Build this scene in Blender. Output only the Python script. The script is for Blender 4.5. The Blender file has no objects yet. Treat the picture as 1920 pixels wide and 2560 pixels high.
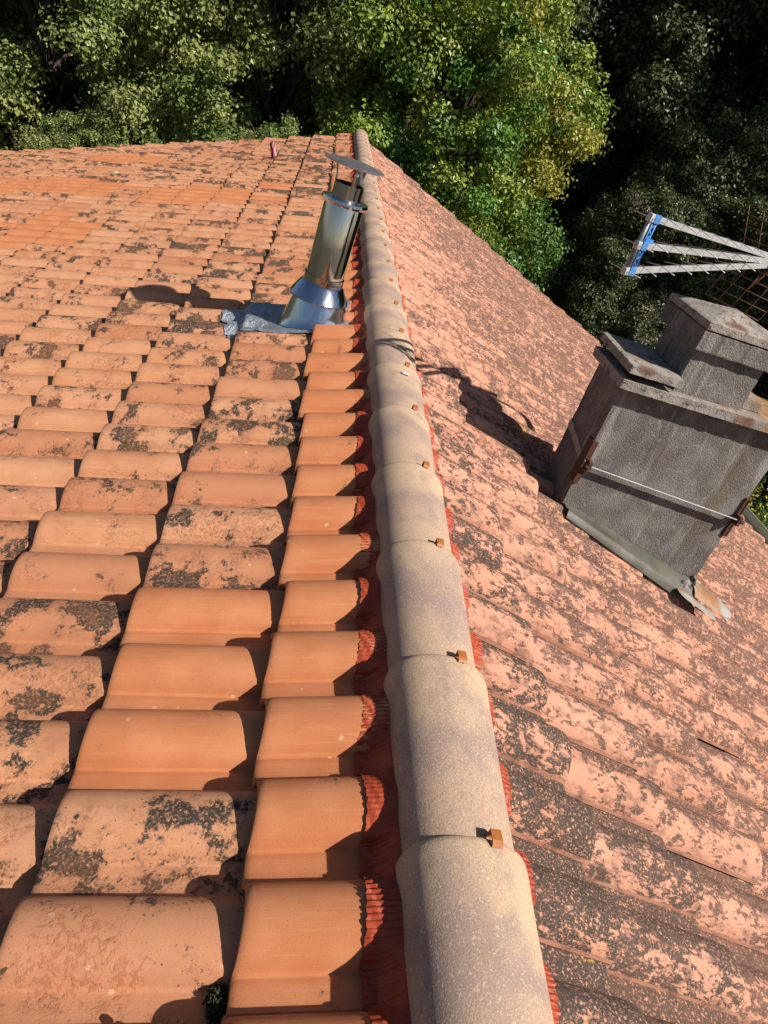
import bpy, bmesh, math, random
import numpy as np
from mathutils import Vector, Matrix

rng = np.random.default_rng(7)
random.seed(7)
S = bpy.context.scene
COL = S.collection

# ------------------------------------------------------------------ camera
cam_d = bpy.data.cameras.new("camera")
cam = bpy.data.objects.new("camera", cam_d)
COL.objects.link(cam)
cam_d.sensor_fit = 'HORIZONTAL'
cam_d.sensor_width = 36.0
cam_d.lens = 36.0 * 1850.0 / 1920.0
cam_d.clip_start = 0.02
cam_d.clip_end = 2000
RIGHT = Vector((0.95107, -0.04089, 0.30624)).normalized()
FWD = Vector((0.196557, 0.844826, -0.497628)).normalized()
UP = RIGHT.cross(FWD).normalized()
RIGHT = FWD.cross(UP).normalized()
CAM = Vector((-0.4804, 0.0, 0.9251))
M = Matrix((RIGHT, UP, -FWD)).transposed().to_4x4()
M.translation = CAM
cam.matrix_world = M
S.camera = cam

# ------------------------------------------------------------------ sky + sun
SUN = Vector((0.81, -0.625, 1.0)).normalized()
elev = math.asin(SUN.z)
world = bpy.data.worlds.new("World")
S.world = world
world.use_nodes = True
nt = world.node_tree
bg = nt.nodes["Background"]
sky = nt.nodes.new("ShaderNodeTexSky")
sky.sky_type = 'NISHITA'
sky.sun_disc = False
sky.sun_elevation = elev
sky.sun_rotation = math.atan2(SUN.x, SUN.y)
nt.links.new(sky.outputs[0], bg.inputs[0])
bg.inputs[1].default_value = 0.05
sun_d = bpy.data.lights.new("sun", 'SUN')
sun_d.energy = 5.0
sun_d.angle = math.radians(0.53)
sun_d.color = (1.0, 0.93, 0.82)
sun = bpy.data.objects.new("sun", sun_d)
COL.objects.link(sun)
sun.rotation_euler = SUN.to_track_quat('Z', 'Y').to_euler()
sun.location = (8, -6, 12)
S.view_settings.view_transform = 'Standard'
S.view_settings.look = 'None'
S.view_settings.gamma = 1.0
S.view_settings.exposure = 0.22
S.view_settings.use_curve_mapping = False
S.cycles.max_bounces = 5
S.cycles.diffuse_bounces = 2
S.cycles.transparent_max_bounces = 4


# ------------------------------------------------------------------ helpers
def tag(o, label=None, cat=None, group=None, kind=None):
    if label: o["label"] = label
    if cat: o["category"] = cat
    if group: o["group"] = group
    if kind: o["kind"] = kind
    return o

def empty(name, loc):
    o = bpy.data.objects.new(name, None)
    o.empty_display_size = 0.1
    COL.objects.link(o)
    o.location = loc
    return o

def link_mesh(name, me, mat, parent=None, loc=(0, 0, 0)):
    o = bpy.data.objects.new(name, me)
    COL.objects.link(o)
    if mat is not None and not me.materials:
        me.materials.append(mat)
    if parent is not None:
        o.parent = parent
    o.location = loc
    return o

def np_mesh(name, V, F, smooth=True, vec=None, col=None):
    """V (n,3), F (m,4) quads; vec -> attribute 'uvw'; col -> attribute 'tile'"""
    me = bpy.data.meshes.new(name)
    V = np.ascontiguousarray(V, dtype=np.float32)
    F = np.ascontiguousarray(F, dtype=np.int32)
    n, m, w = len(V), len(F), F.shape[1]
    me.vertices.add(n)
    me.vertices.foreach_set("co", V.ravel())
    me.loops.add(m * w)
    me.loops.foreach_set("vertex_index", F.ravel())
    me.polygons.add(m)
    me.polygons.foreach_set("loop_start", np.arange(0, m * w, w, dtype=np.int32))
    me.polygons.foreach_set("use_smooth", np.full(m, smooth, dtype=bool))
    me.update(calc_edges=True)
    if vec is not None:
        a = me.attributes.new("uvw", 'FLOAT_VECTOR', 'POINT')
        a.data.foreach_set("vector", np.ascontiguousarray(vec, np.float32).ravel())
    if col is not None:
        a = me.attributes.new("tile", 'FLOAT_COLOR', 'POINT')
        a.data.foreach_set("color", np.ascontiguousarray(col, np.float32).ravel())
    return me

class MB:
    """collects boxes, tubes, lathes into one bmesh"""
    def __init__(s): s.bm = bmesh.new()
    def box(s, x0, x1, y0, y1, z0, z1, jit=0.0):
        P = [(x, y, z) for x in (x0, x1) for y in (y0, y1) for z in (z0, z1)]
        v = [s.bm.verts.new((p[0]+random.uniform(-jit, jit), p[1]+random.uniform(-jit, jit), p[2]+random.uniform(-jit, jit))) for p in P]
        for f in ((0,1,3,2),(4,6,7,5),(0,4,5,1),(2,3,7,6),(0,2,6,4),(1,5,7,3)):
            s.bm.faces.new([v[i] for i in f])
        return v
    def obox(s, c, ax, ay, az):
        """oriented box: centre, three half-extent vectors"""
        c, ax, ay, az = map(Vector, (c, ax, ay, az))
        v = [s.bm.verts.new(c + i*ax + j*ay + k*az) for i in (-1,1) for j in (-1,1) for k in (-1,1)]
        for f in ((0,1,3,2),(4,6,7,5),(0,4,5,1),(2,3,7,6),(0,2,6,4),(1,5,7,3)):
            s.bm.faces.new([v[i] for i in f])
    def tube(s, pts, rads, n=8, caps=True):
        pts = [Vector(tuple(float(q) for q in p)) for p in pts]
        if not hasattr(rads, '__len__'): rads = [rads]*len(pts)
        rings = []
        for i, p in enumerate(pts):
            d = (pts[min(i+1, len(pts)-1)] - pts[max(i-1, 0)]).normalized()
            a = d.cross(Vector((0, 0, 1)))
            if a.length < 1e-3: a = d.cross(Vector((1, 0, 0)))
            a.normalize(); b = d.cross(a)
            rings.append([s.bm.verts.new(p + float(rads[i])*(math.cos(t)*a + math.sin(t)*b)) for t in [2*math.pi*k/n for k in range(n)]])
        for r0, r1 in zip(rings, rings[1:]):
            for k in range(n):
                f = s.bm.faces.new((r0[k], r0[(k+1) % n], r1[(k+1) % n], r1[k])); f.smooth = True
        if caps:
            s.bm.faces.new(rings[0][::-1]); s.bm.faces.new(rings[-1])
    def lathe(s, prof, n=48, cx=0, cy=0, close=False):
        rings = []
        for r, z in prof:
            if r < 1e-6: rings.append([s.bm.verts.new((cx, cy, z))])
            else: rings.append([s.bm.verts.new((cx + r*math.cos(2*math.pi*k/n), cy + r*math.sin(2*math.pi*k/n), z)) for k in range(n)])
        for r0, r1 in zip(rings, rings[1:]):
            for k in range(n):
                k2 = (k+1) % n
                if len(r0) == 1 and len(r1) == 1: continue
                if len(r0) == 1: f = s.bm.faces.new((r0[0], r1[k2], r1[k]))
                elif len(r1) == 1: f = s.bm.faces.new((r0[k], r0[k2], r1[0]))
                else: f = s.bm.faces.new((r0[k], r0[k2], r1[k2], r1[k]))
                f.smooth = True
    def grid(s, P, smooth=True):
        """P[i][j] points"""
        v = [[s.bm.verts.new(p) for p in row] for row in P]
        for i in range(len(v)-1):
            for j in range(len(v[0])-1):
                f = s.bm.faces.new((v[i][j], v[i+1][j], v[i+1][j+1], v[i][j+1])); f.smooth = smooth
        return v
    def build(s, name, mat, parent=None, loc=(0, 0, 0), bevel=0.0, sharp=None, fixn=True):
        if fixn: bmesh.ops.recalc_face_normals(s.bm, faces=s.bm.faces)
        me = bpy.data.meshes.new(name)
        s.bm.to_mesh(me); s.bm.free()
        o = link_mesh(name, me, mat, parent, loc)
        if bevel:
            b = o.modifiers.new("bevel", 'BEVEL'); b.width = bevel; b.segments = 2; b.limit_method = 'ANGLE'
        if sharp is not None:
            try: me.set_sharp_from_angle(angle=math.radians(sharp))
            except Exception: pass
        return o

# ------------------------------------------------------------------ materials
class NT:
    def __init__(s, name):
        s.m = bpy.data.materials.new(name); s.m.use_nodes = True
        s.t = s.m.node_tree; s.b = s.t.nodes["Principled BSDF"]
    def n(s, typ, **kw):
        x = s.t.nodes.new(typ)
        for k, v in kw.items(): setattr(x, k, v)
        return x
    def set(s, sock, val):
        if hasattr(val, 'is_output') or isinstance(val, bpy.types.NodeSocket): s.t.links.new(val, sock)
        elif isinstance(val, tuple) and len(val) == 3 and sock.type == 'RGBA': sock.default_value = (*val, 1)
        else: sock.default_value = val
    def noise(s, vec, scale, detail=4, rough=0.55, dist=0.0):
        x = s.n("ShaderNodeTexNoise"); s.set(x.inputs["Vector"], vec)
        x.inputs["Scale"].default_value = scale; x.inputs["Detail"].default_value = detail
        x.inputs["Roughness"].default_value = rough; x.inputs["Distortion"].default_value = dist
        return x.outputs["Fac"]
    def voro(s, vec, scale, out="Distance", rnd=1.0):
        x = s.n("ShaderNodeTexVoronoi"); s.set(x.inputs["Vector"], vec)
        x.inputs["Scale"].default_value = scale; x.inputs["Randomness"].default_value = rnd
        return x.outputs[out]
    def math(s, op, a, b=0.0, clamp=False):
        x = s.n("ShaderNodeMath", operation=op, use_clamp=clamp)
        s.set(x.inputs[0], a); s.set(x.inputs[1], b); return x.outputs[0]
    def ramp(s, v, lo, hi):
        x = s.n("ShaderNodeMapRange", interpolation_type='SMOOTHSTEP')
        s.set(x.inputs[0], v); s.set(x.inputs[1], lo); s.set(x.inputs[2], hi)
        x.inputs[3].default_value = 0; x.inputs[4].default_value = 1
        return x.outputs[0]
    def mix(s, f, a, b):
        x = s.n("ShaderNodeMix", data_type='RGBA')
        s.set(x.inputs[0], f); s.set(x.inputs[6], a); s.set(x.inputs[7], b); return x.outputs[2]
    def attr(s, name):
        return s.n("ShaderNodeAttribute", attribute_name=name)
    def obj(s):
        return s.n("ShaderNodeTexCoord").outputs["Object"]
    def sep(s, v):
        x = s.n("ShaderNodeSeparateColor"); s.set(x.inputs[0], v); return x.outputs
    def scalevec(s, v, xyz):
        x = s.n("ShaderNodeVectorMath", operation='MULTIPLY'); s.set(x.inputs[0], v); x.inputs[1].default_value = xyz
        return x.outputs[0]
    def bump(s, h, strength, dist):
        x = s.n("ShaderNodeBump"); x.inputs["Strength"].default_value = strength; x.inputs["Distance"].default_value = dist
        s.set(x.inputs["Height"], h); s.set(s.b.inputs["Normal"], x.outputs[0])
    def out(s, col, rough=0.8, metal=0.0, spec=None):
        s.set(s.b.inputs["Base Color"], col); s.set(s.b.inputs["Roughness"], rough); s.set(s.b.inputs["Metallic"], metal)
        if spec is not None: s.b.inputs["Specular IOR Level"].default_value = spec
        return s.m

def mat_left_tile():
    t = NT("terracotta_left")
    uv = t.attr("uvw").outputs["Vector"]
    c = t.sep(t.attr("tile").outputs["Color"]); rnd, amt, new = c[0], c[1], c[2]
    n_lo = t.noise(uv, 9, 3); n_mid = t.noise(uv, 38, 5, 0.6); n_fine = t.noise(uv, 420, 3, 0.6)
    streak = t.noise(t.scalevec(uv, (8, 160, 1)), 1.0, 4, 0.6)
    clean = t.mix(t.ramp(n_lo, .35, .7), (.56, .20, .084), (.62, .25, .116))
    clean = t.mix(t.math('MULTIPLY', t.ramp(streak, .5, .8), .7), clean, (.68, .31, .16))
    # thin white scuffs on new tiles
    old = t.mix(t.ramp(n_lo, .3, .7), (.635, .305, .165), (.565, .245, .122))
    old = t.mix(t.ramp(rnd, .0, 1.0), old, t.mix(.5, old, (.68, .38, .24)))
    old = t.mix(t.ramp(streak, .5, .8), old, (.70, .37, .20))
    old = t.mix(t.math('MULTIPLY', t.ramp(rnd, .62, .9), .65), old, (.50, .185, .085))
    # crusty reddish flakes
    fl = t.math('MULTIPLY', t.ramp(t.noise(uv, 7, 2), .52, .62), t.ramp(t.noise(uv, 95, 5, .65, .4), .46, .62))
    old = t.mix(t.math('MULTIPLY', fl, .6), old, (.42, .14, .06))
    dust = t.ramp(t.noise(uv, 16, 5, .65), .46, .68)
    old = t.mix(t.math('MULTIPLY', dust, t.math('MULTIPLY', amt, .55)), old, (.34, .155, .095))
    base = t.mix(new, old, clean)
    # clustered lichen: large cluster field times small blobs
    clus = t.noise(uv, 11, 2, .5)
    blob = t.noise(uv, 46, 6, .62, .3)
    f = t.math('ADD', t.math('MULTIPLY', clus, 1.25), t.math('MULTIPLY', blob, .75))
    thr = t.math('SUBTRACT', 1.42, t.math('MULTIPLY', amt, .42))
    rim = t.ramp(f, t.math('SUBTRACT', thr, .19), t.math('SUBTRACT', thr, .03))
    core = t.ramp(f, t.math('SUBTRACT', thr, .045), t.math('SUBTRACT', thr, .015))
    fine_break = t.ramp(t.noise(uv, 130, 4, .65, .3), .46, .56)
    rimc = t.mix(t.ramp(t.noise(uv, 25, 2), .4, .6), (.23, .105, .07), (.15, .105, .09))
    base = t.mix(t.math('MULTIPLY', rim, t.math('MULTIPLY', fine_break, .7)), base, rimc)
    corec = t.mix(t.ramp(n_fine, .4, .65), (.028, .024, .020), t.mix(t.ramp(t.noise(uv, 18, 2), .5, .65), (.075, .066, .056), (.075, .072, .038)))
    base = t.mix(t.math('MULTIPLY', core, t.ramp(t.noise(uv, 170, 4, .65), .36, .50)), base, corec)
    # small irregular specks, only where the lichen field is strong
    wv = t.n("ShaderNodeVectorMath", operation='ADD'); t.set(wv.inputs[0], uv)
    nz = t.n("ShaderNodeTexNoise"); t.set(nz.inputs["Vector"], uv); nz.inputs["Scale"].default_value = 90
    sc = t.n("ShaderNodeVectorMath", operation='SCALE'); t.t.links.new(nz.outputs["Color"], sc.inputs[0]); sc.inputs["Scale"].default_value = .014
    t.t.links.new(sc.outputs[0], wv.inputs[1])
    vd = t.voro(wv.outputs[0], 125); vc = t.sep(t.voro(wv.outputs[0], 125, "Color"))[0]
    sel = t.math('ADD', t.math('MULTIPLY', t.math('SUBTRACT', clus, .5), 3.4), t.math('SUBTRACT', t.math('MULTIPLY', amt, .85), vc))
    spk = t.math('MULTIPLY', t.ramp(t.math('SUBTRACT', t.math('ADD', t.math('MULTIPLY', vc, .3), .22), vd), .0, .12), t.ramp(sel, .08, .16))
    spk = t.math('MULTIPLY', spk, t.math('SUBTRACT', 1, new))
    base = t.mix(t.math('MULTIPLY', spk, .8), base, (.105, .075, .06))
    # pores and dirt in the clay
    vp = t.voro(uv, 330); vpc = t.sep(t.voro(uv, 330, "Color"))[0]
    pore = t.math('MULTIPLY', t.ramp(t.math('SUBTRACT', .28, vp), 0, .10), t.ramp(vpc, .88, .90))
    base = t.mix(t.math('MULTIPLY', pore, .65), base, (.22, .085, .04))
    smudge = t.ramp(t.noise(uv, 5.5, 5, .65), .50, .70)
    base = t.mix(t.math('MULTIPLY', smudge, .30), base, (.40, .155, .07))
    # pale chips on new clay
    v2 = t.voro(uv, 28); v2c = t.sep(t.voro(uv, 28, "Color"))[1]
    chip = t.math('MULTIPLY', t.ramp(t.math('SUBTRACT', .16, v2), 0, .05), t.ramp(v2c, .86, .88))
    base = t.mix(t.math('MULTIPLY', chip, .6), base, (.75, .48, .30))
    g = t.mix(t.ramp(n_fine, .3, .7), base, t.mix(.12, base, (.2, .08, .03)))
    h = t.math('ADD', t.math('MULTIPLY', n_fine, .35), t.math('ADD', t.math('MULTIPLY', core, 1.0), t.math('MULTIPLY', streak, .25)))
    h = t.math('ADD', h, t.math('MULTIPLY', t.math('MULTIPLY', fl, .5), t.math('SUBTRACT', 1, new)))
    t.bump(h, .55, .0022)
    return t.out(g, .78, 0, .3)

def mat_right_tile():
    t = NT("terracotta_right")
    uv = t.attr("uvw").outputs["Vector"]
    c = t.sep(t.attr("tile").outputs["Color"]); rnd, amt, blk = c[0], c[1], c[2]
    n_lo = t.noise(uv, 7, 3); n_fine = t.noise(uv, 380, 3, .6)
    base = t.mix(t.ramp(n_lo, .35, .7), (.63, .315, .215), (.56, .265, .175))
    base = t.mix(t.math('MULTIPLY', t.ramp(rnd, .0, 1.), .35), base, (.62, .35, .25))
    # soft brown veil
    veil = t.ramp(t.noise(t.scalevec(uv, (.7, 1, 1)), 24, 5, .65), .47, .66)
    base = t.mix(t.math('MULTIPLY', veil, .72), base, (.22, .115, .088))
    # patchy dark crust with ragged borders
    clus = t.noise(uv, 13, 3, .55); blob = t.noise(t.scalevec(uv, (.6, 1, 1)), 76, 7, .68, .25)
    f = t.math('ADD', t.math('MULTIPLY', clus, .55), blob)
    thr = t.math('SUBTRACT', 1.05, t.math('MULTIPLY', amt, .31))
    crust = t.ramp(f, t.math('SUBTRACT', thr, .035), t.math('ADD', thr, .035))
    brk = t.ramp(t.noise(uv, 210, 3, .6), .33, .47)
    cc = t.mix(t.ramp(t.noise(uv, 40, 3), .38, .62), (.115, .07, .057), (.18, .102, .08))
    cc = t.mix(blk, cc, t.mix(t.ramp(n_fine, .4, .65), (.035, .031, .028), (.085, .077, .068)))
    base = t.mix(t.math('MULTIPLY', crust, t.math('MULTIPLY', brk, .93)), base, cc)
    # round pale holes
    vd = t.math('ADD', t.voro(uv, 70), t.math('MULTIPLY', amt, .06)); vc = t.sep(t.voro(uv, 70, "Color"))[0]
    hole = t.math('MULTIPLY', t.ramp(t.math('SUBTRACT', .34, vd), 0, .10), t.ramp(vc, .62, .66))
    base = t.mix(t.math('MULTIPLY', hole, .75), base, (.66, .36, .24))
    # few yellow lichens
    yl = t.math('MULTIPLY', t.ramp(t.noise(uv, 5, 1), .74, .78), t.ramp(t.noise(uv, 120, 4, .6), .5, .56))
    base = t.mix(yl, base, (.55, .33, .03))
    h = t.math('ADD', t.math('MULTIPLY', n_fine, .5), t.math('MULTIPLY', crust, .9))
    t.bump(h, .6, .0022)
    return t.out(base, .88, 0, .2)

def mat_ridge():
    t = NT("ridge_clay")
    uv = t.attr("uvw").outputs["Vector"]; rnd = t.sep(t.attr("tile").outputs["Color"])[0]
    a = t.noise(uv, 6, 3); b = t.noise(uv, 14, 3)
    along = t.sep(t.attr("tile").outputs["Color"])[1]
    fl = t.math('ADD', along, t.math('MULTIPLY', t.math('SUBTRACT', a, .5), 1.1))
    base = t.mix(t.ramp(fl, .12, .42), (.64, .45, .30), (.40, .28, .235))
    base = t.mix(t.ramp(t.math('ADD', fl, t.math('MULTIPLY', rnd, .25)), .55, .85), base, (.55, .38, .27))
    base = t.mix(t.math('MULTIPLY', t.ramp(b, .48, .72), .6), base, (.34, .245, .225))
    sp = t.noise(uv, 330, 3, .7)
    base = t.mix(t.math('MULTIPLY', t.ramp(sp, .47, .62), .46), base, (.25, .165, .135))
    base = t.mix(t.math('MULTIPLY', t.ramp(t.noise(uv, 260, 2, .6), .56, .68), .6), base, (.78, .62, .45))
    v = t.voro(uv, 60); vc = t.sep(t.voro(uv, 60, "Color"))[2]
    base = t.mix(t.math('MULTIPLY', t.math('MULTIPLY', t.ramp(t.math('SUBTRACT', .22, v), 0, .08), t.ramp(vc, .93, .95)), .45), base, (.12, .10, .09))
    t.bump(t.math('ADD', sp, t.math('MULTIPLY', t.noise(uv, 60, 3), .6)), .5, .0014)
    return t.out(base, .72, 0, .35)

def mat_simple(name, c0, c1, scale=20, rough=.6, metal=0, bump=.2, bscale=200, bdist=.002, spec=None):
    t = NT(name); o = t.obj()
    base = t.mix(t.ramp(t.noise(o, scale, 5), .35, .65), c0, c1)
    if bump: t.bump(t.noise(o, bscale, 4, .6), bump, bdist)
    return t.out(base, rough, metal, spec)

def mat_strip():
    t = NT("red_strip"); o = t.obj()
    base = t.mix(t.ramp(t.noise(o, 30, 4), .35, .7), (.40, .064, .024), (.33, .048, .020))
    base = t.mix(t.math('MULTIPLY', t.ramp(t.noise(o, 140, 3), .6, .7), .35), base, (.20, .06, .035))
    return t.out(base, .48, 0, .4)

def mat_render():
    """dirty grey roughcast with rain streaks"""
    t = NT("grey_roughcast"); o = t.obj()
    base = t.mix(t.ramp(t.noise(o, 9, 4), .35, .68), (.17, .150, .138), (.265, .24, .222))
    st = t.noise(t.scalevec(o, (13, 13, 1.4)), 1, 4, .6)
    base = t.mix(t.math('MULTIPLY', t.ramp(st, .54, .68), .75), base, (.42, .40, .38))
    base = t.mix(t.math('MULTIPLY', t.ramp(t.noise(t.scalevec(o, (9, 9, 1.1)), 1.3, 3), .58, .72), .7), base, (.085, .078, .074))
    base = t.mix(t.math('MULTIPLY', t.ramp(t.noise(t.scalevec(o, (5, 5, .8)), 1.1, 3), .60, .72), .55), base, (.17, .115, .06))
    base = t.mix(t.math('MULTIPLY', t.ramp(t.noise(o, 3.2, 5, .62), .50, .66), .6), base, (.10, .092, .088))
    base = t.mix(t.math('MULTIPLY', t.ramp(t.noise(o, 27, 4, .6, .8), .62, .68), .7), base, (.36, .34, .32))
    gr = t.noise(o, 170, 3, .65)
    base = t.mix(t.math('MULTIPLY', t.ramp(gr, .5, .7), .45), base, (.44, .41, .39))
    base = t.mix(t.math('MULTIPLY', t.ramp(gr, .5, .32), .55), base, (.07, .064, .062))
    t.bump(gr, 1.0, .007)
    return t.out(base, .93, 0, .15)

def mat_concrete():
    t = NT("weathered_concrete"); o = t.obj()
    base = t.mix(t.ramp(t.noise(o, 11, 4), .35, .65), (.42, .37, .33), (.29, .26, .24))
    base = t.mix(t.math('MULTIPLY', t.ramp(t.noise(o, 30, 5, .65), .55, .66), .85), base, (.05, .042, .036))
    base = t.mix(t.math('MULTIPLY', t.ramp(t.noise(o, 6, 3, .6), .60, .70), .9), base, (.37, .16, .04))
    base = t.mix(t.math('MULTIPLY', t.ramp(t.noise(o, 4.2, 2, .6), .62, .68), .8), base, (.17, .085, .06))
    sx = t.n("ShaderNodeSeparateXYZ"); t.set(sx.inputs[0], o)
    och = t.math('MULTIPLY', t.ramp(t.math('ADD', sx.outputs[0], t.math('MULTIPLY', t.noise(o, 14, 4, .6), .45)), .36, .50), .75)
    base = t.mix(och, base, (.40, .20, .055))
    gr = t.noise(o, 150, 4, .65)
    base = t.mix(t.math('MULTIPLY', t.ramp(gr, .5, .3), .5), base, (.07, .06, .055))
    t.bump(t.math('ADD', gr, t.math('MULTIPLY', t.noise(o, 22, 4, .6), 1.2)), .9, .006)
    return t.out(base, .92, 0, .15)

def mat_steel(name, col, rough):
    t = NT(name); o = t.obj()
    r = t.math('ADD', t.math('MULTIPLY', t.noise(o, 30, 4), .08), rough)
    base = t.mix(t.ramp(t.noise(t.scalevec(o, (1, 1, .15)), 26, 4), .4, .75), col, tuple(x*.78 for x in col))
    t.bump(t.noise(t.scalevec(o, (1, 1, .12)), 22, 3), .12, .02)
    return t.out(base, r, 1.0)

def mat_foil():
    t = NT("lead_foil"); o = t.obj()
    base = t.mix(t.ramp(t.noise(o, 40, 5), .4, .65), (.44, .47, .54), (.32, .35, .41))
    t.bump(t.noise(o, 55, 4, .6, 1.0), .8, .012)
    return t.out(base, .5, .6)

def mat_leaf(name, rough=.42, trans=.22):
    t = NT(name)
    c = t.attr("tile").outputs["Color"]
    t.out(c, rough, 0, .5)
    tr = t.n("ShaderNodeBsdfTranslucent"); t.t.links.new(c, tr.inputs[0])
    mx = t.n("ShaderNodeMixShader"); mx.inputs[0].default_value = trans
    t.t.links.new(t.b.outputs[0], mx.inputs[1]); t.t.links.new(tr.outputs[0], mx.inputs[2])
    out = [n for n in t.t.nodes if n.type == 'OUTPUT_MATERIAL'][0]
    t.t.links.new(mx.outputs[0], out.inputs[0])
    return t.m

M_LT, M_RT, M_RIDGE, M_STRIP = mat_left_tile(), mat_right_tile(), mat_ridge(), mat_strip()
M_RENDER, M_CONC = mat_render(), mat_concrete()
M_PIPE = mat_steel("steel_pipe", (.74, .70, .66), .05)
M_STEEL = mat_steel("steel_bright", (.66, .73, .84), .08)
M_CAPST = mat_steel("steel_cap", (.62, .54, .51), .42)
M_DARK = mat_simple("throat_dark", (.02, .018, .016), (.035, .03, .028), rough=.9, bump=.1)
M_FOIL = mat_foil()
M_CLIP = mat_simple("clip_brown", (.47, .165, .045), (.40, .13, .035), 60, .4, bump=0)
M_ALU = mat_simple("aluminium", (.62, .62, .63), (.52, .52, .53), 20, .38, .35, .05)
M_BLUE = mat_simple("blue_plastic", (.07, .27, .66), (.055, .22, .58), 30, .4, bump=0)
M_NAVY = mat_simple("navy_plastic", (.02, .05, .22), (.015, .04, .16), 30, .4, bump=0)
M_RUST = mat_simple("rust", (.125, .05, .028), (.07, .03, .019), 60, .8, .2, .3)
M_RUSTW = mat_simple("rust_wire", (.32, .15, .085), (.22, .10, .055), 60, .75, .2, 0)
M_ZINC = mat_simple("zinc", (.135, .13, .115), (.085, .08, .062), 8, .6, .3, .25, 40)
M_TIN = mat_simple("tin_rusty", (.46, .45, .42), (.42, .21, .10), 9, .5, .35, .2, 60)
M_WALL = mat_simple("wall_render", (.45, .38, .28), (.38, .32, .24), 4, .9, 0, .3, 120)
M_DECK = mat_simple("roof_deck", (.07, .05, .04), (.05, .035, .03), 10, .95, 0, .2)
M_GUT = mat_simple("gutter_pvc", (.46, .43, .34), (.38, .36, .28), 12, .5, 0, .1)
M_BARK = mat_simple("bark", (.09, .065, .045), (.05, .038, .028), 12, .95, 0, .8, 40, .02)
M_GROUND = mat_simple("forest_floor", (.035, .04, .018), (.05, .036, .02), 1.5, .95, 0, .6, 9, .1)
M_MOSS = mat_simple("moss", (.05, .055, .02), (.085, .085, .035), 90, .95, 0, .5, 300)
M_MORTAR = mat_simple("mortar", (.33, .31, .30), (.08, .075, .07), 22, .95, 0, .9, 60, .01)
M_WHITE = mat_simple("white_stuff", (.75, .74, .70), (.62, .60, .56), 60, .6, 0, .1)
M_TWIG = mat_simple("twig", (.30, .13, .05), (.20, .09, .04), 60, .7, 0, .3)
M_LEAF = mat_leaf("leaf")

# ------------------------------------------------------------------ roof geometry constants
PITCH = 0.1909
LX0, LZ0, LDX, LDZ, LY0 = -0.3208, -0.1517, 0.3231, 0.1187, 0.618
RX0, RDX, RY0 = 0.372, 0.3231, 0.540
TANR = 0.3742
def rz(x): return -0.050 - TANR*x            # crown line of right slope at lower ends
TILT_L0, TILT_L, TILT_R = 0.300, 0.240, 0.3742 - 0.1080
H = 0.050
PV = np.array([.070,.067,.061,.052,.040,.027,.013,0,-.013,-.027,-.040,-.050,-.058,-.063,-.066,-.0685,-.074,-.086,-.102,-.116,-.123,-.128])
def prof(v):
    t = np.clip(np.abs(v)/.067, 0, 1)
    h = -H*(1-(1-t**2.3)**.66)
    h = np.where(v < -.067, np.interp(-v, [.067,.0705,.076,.095,.114,.122,.128], [-.0500,-.0530,-.0525,-.0545,-.0530,-.0510,-.0450]), h)
    h = np.where(v > .067, -.047, h)
    return h
PH = prof(PV)
ARC = np.concatenate([[0], np.cumsum(np.hypot(np.diff(PV), np.diff(PH)))])

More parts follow.
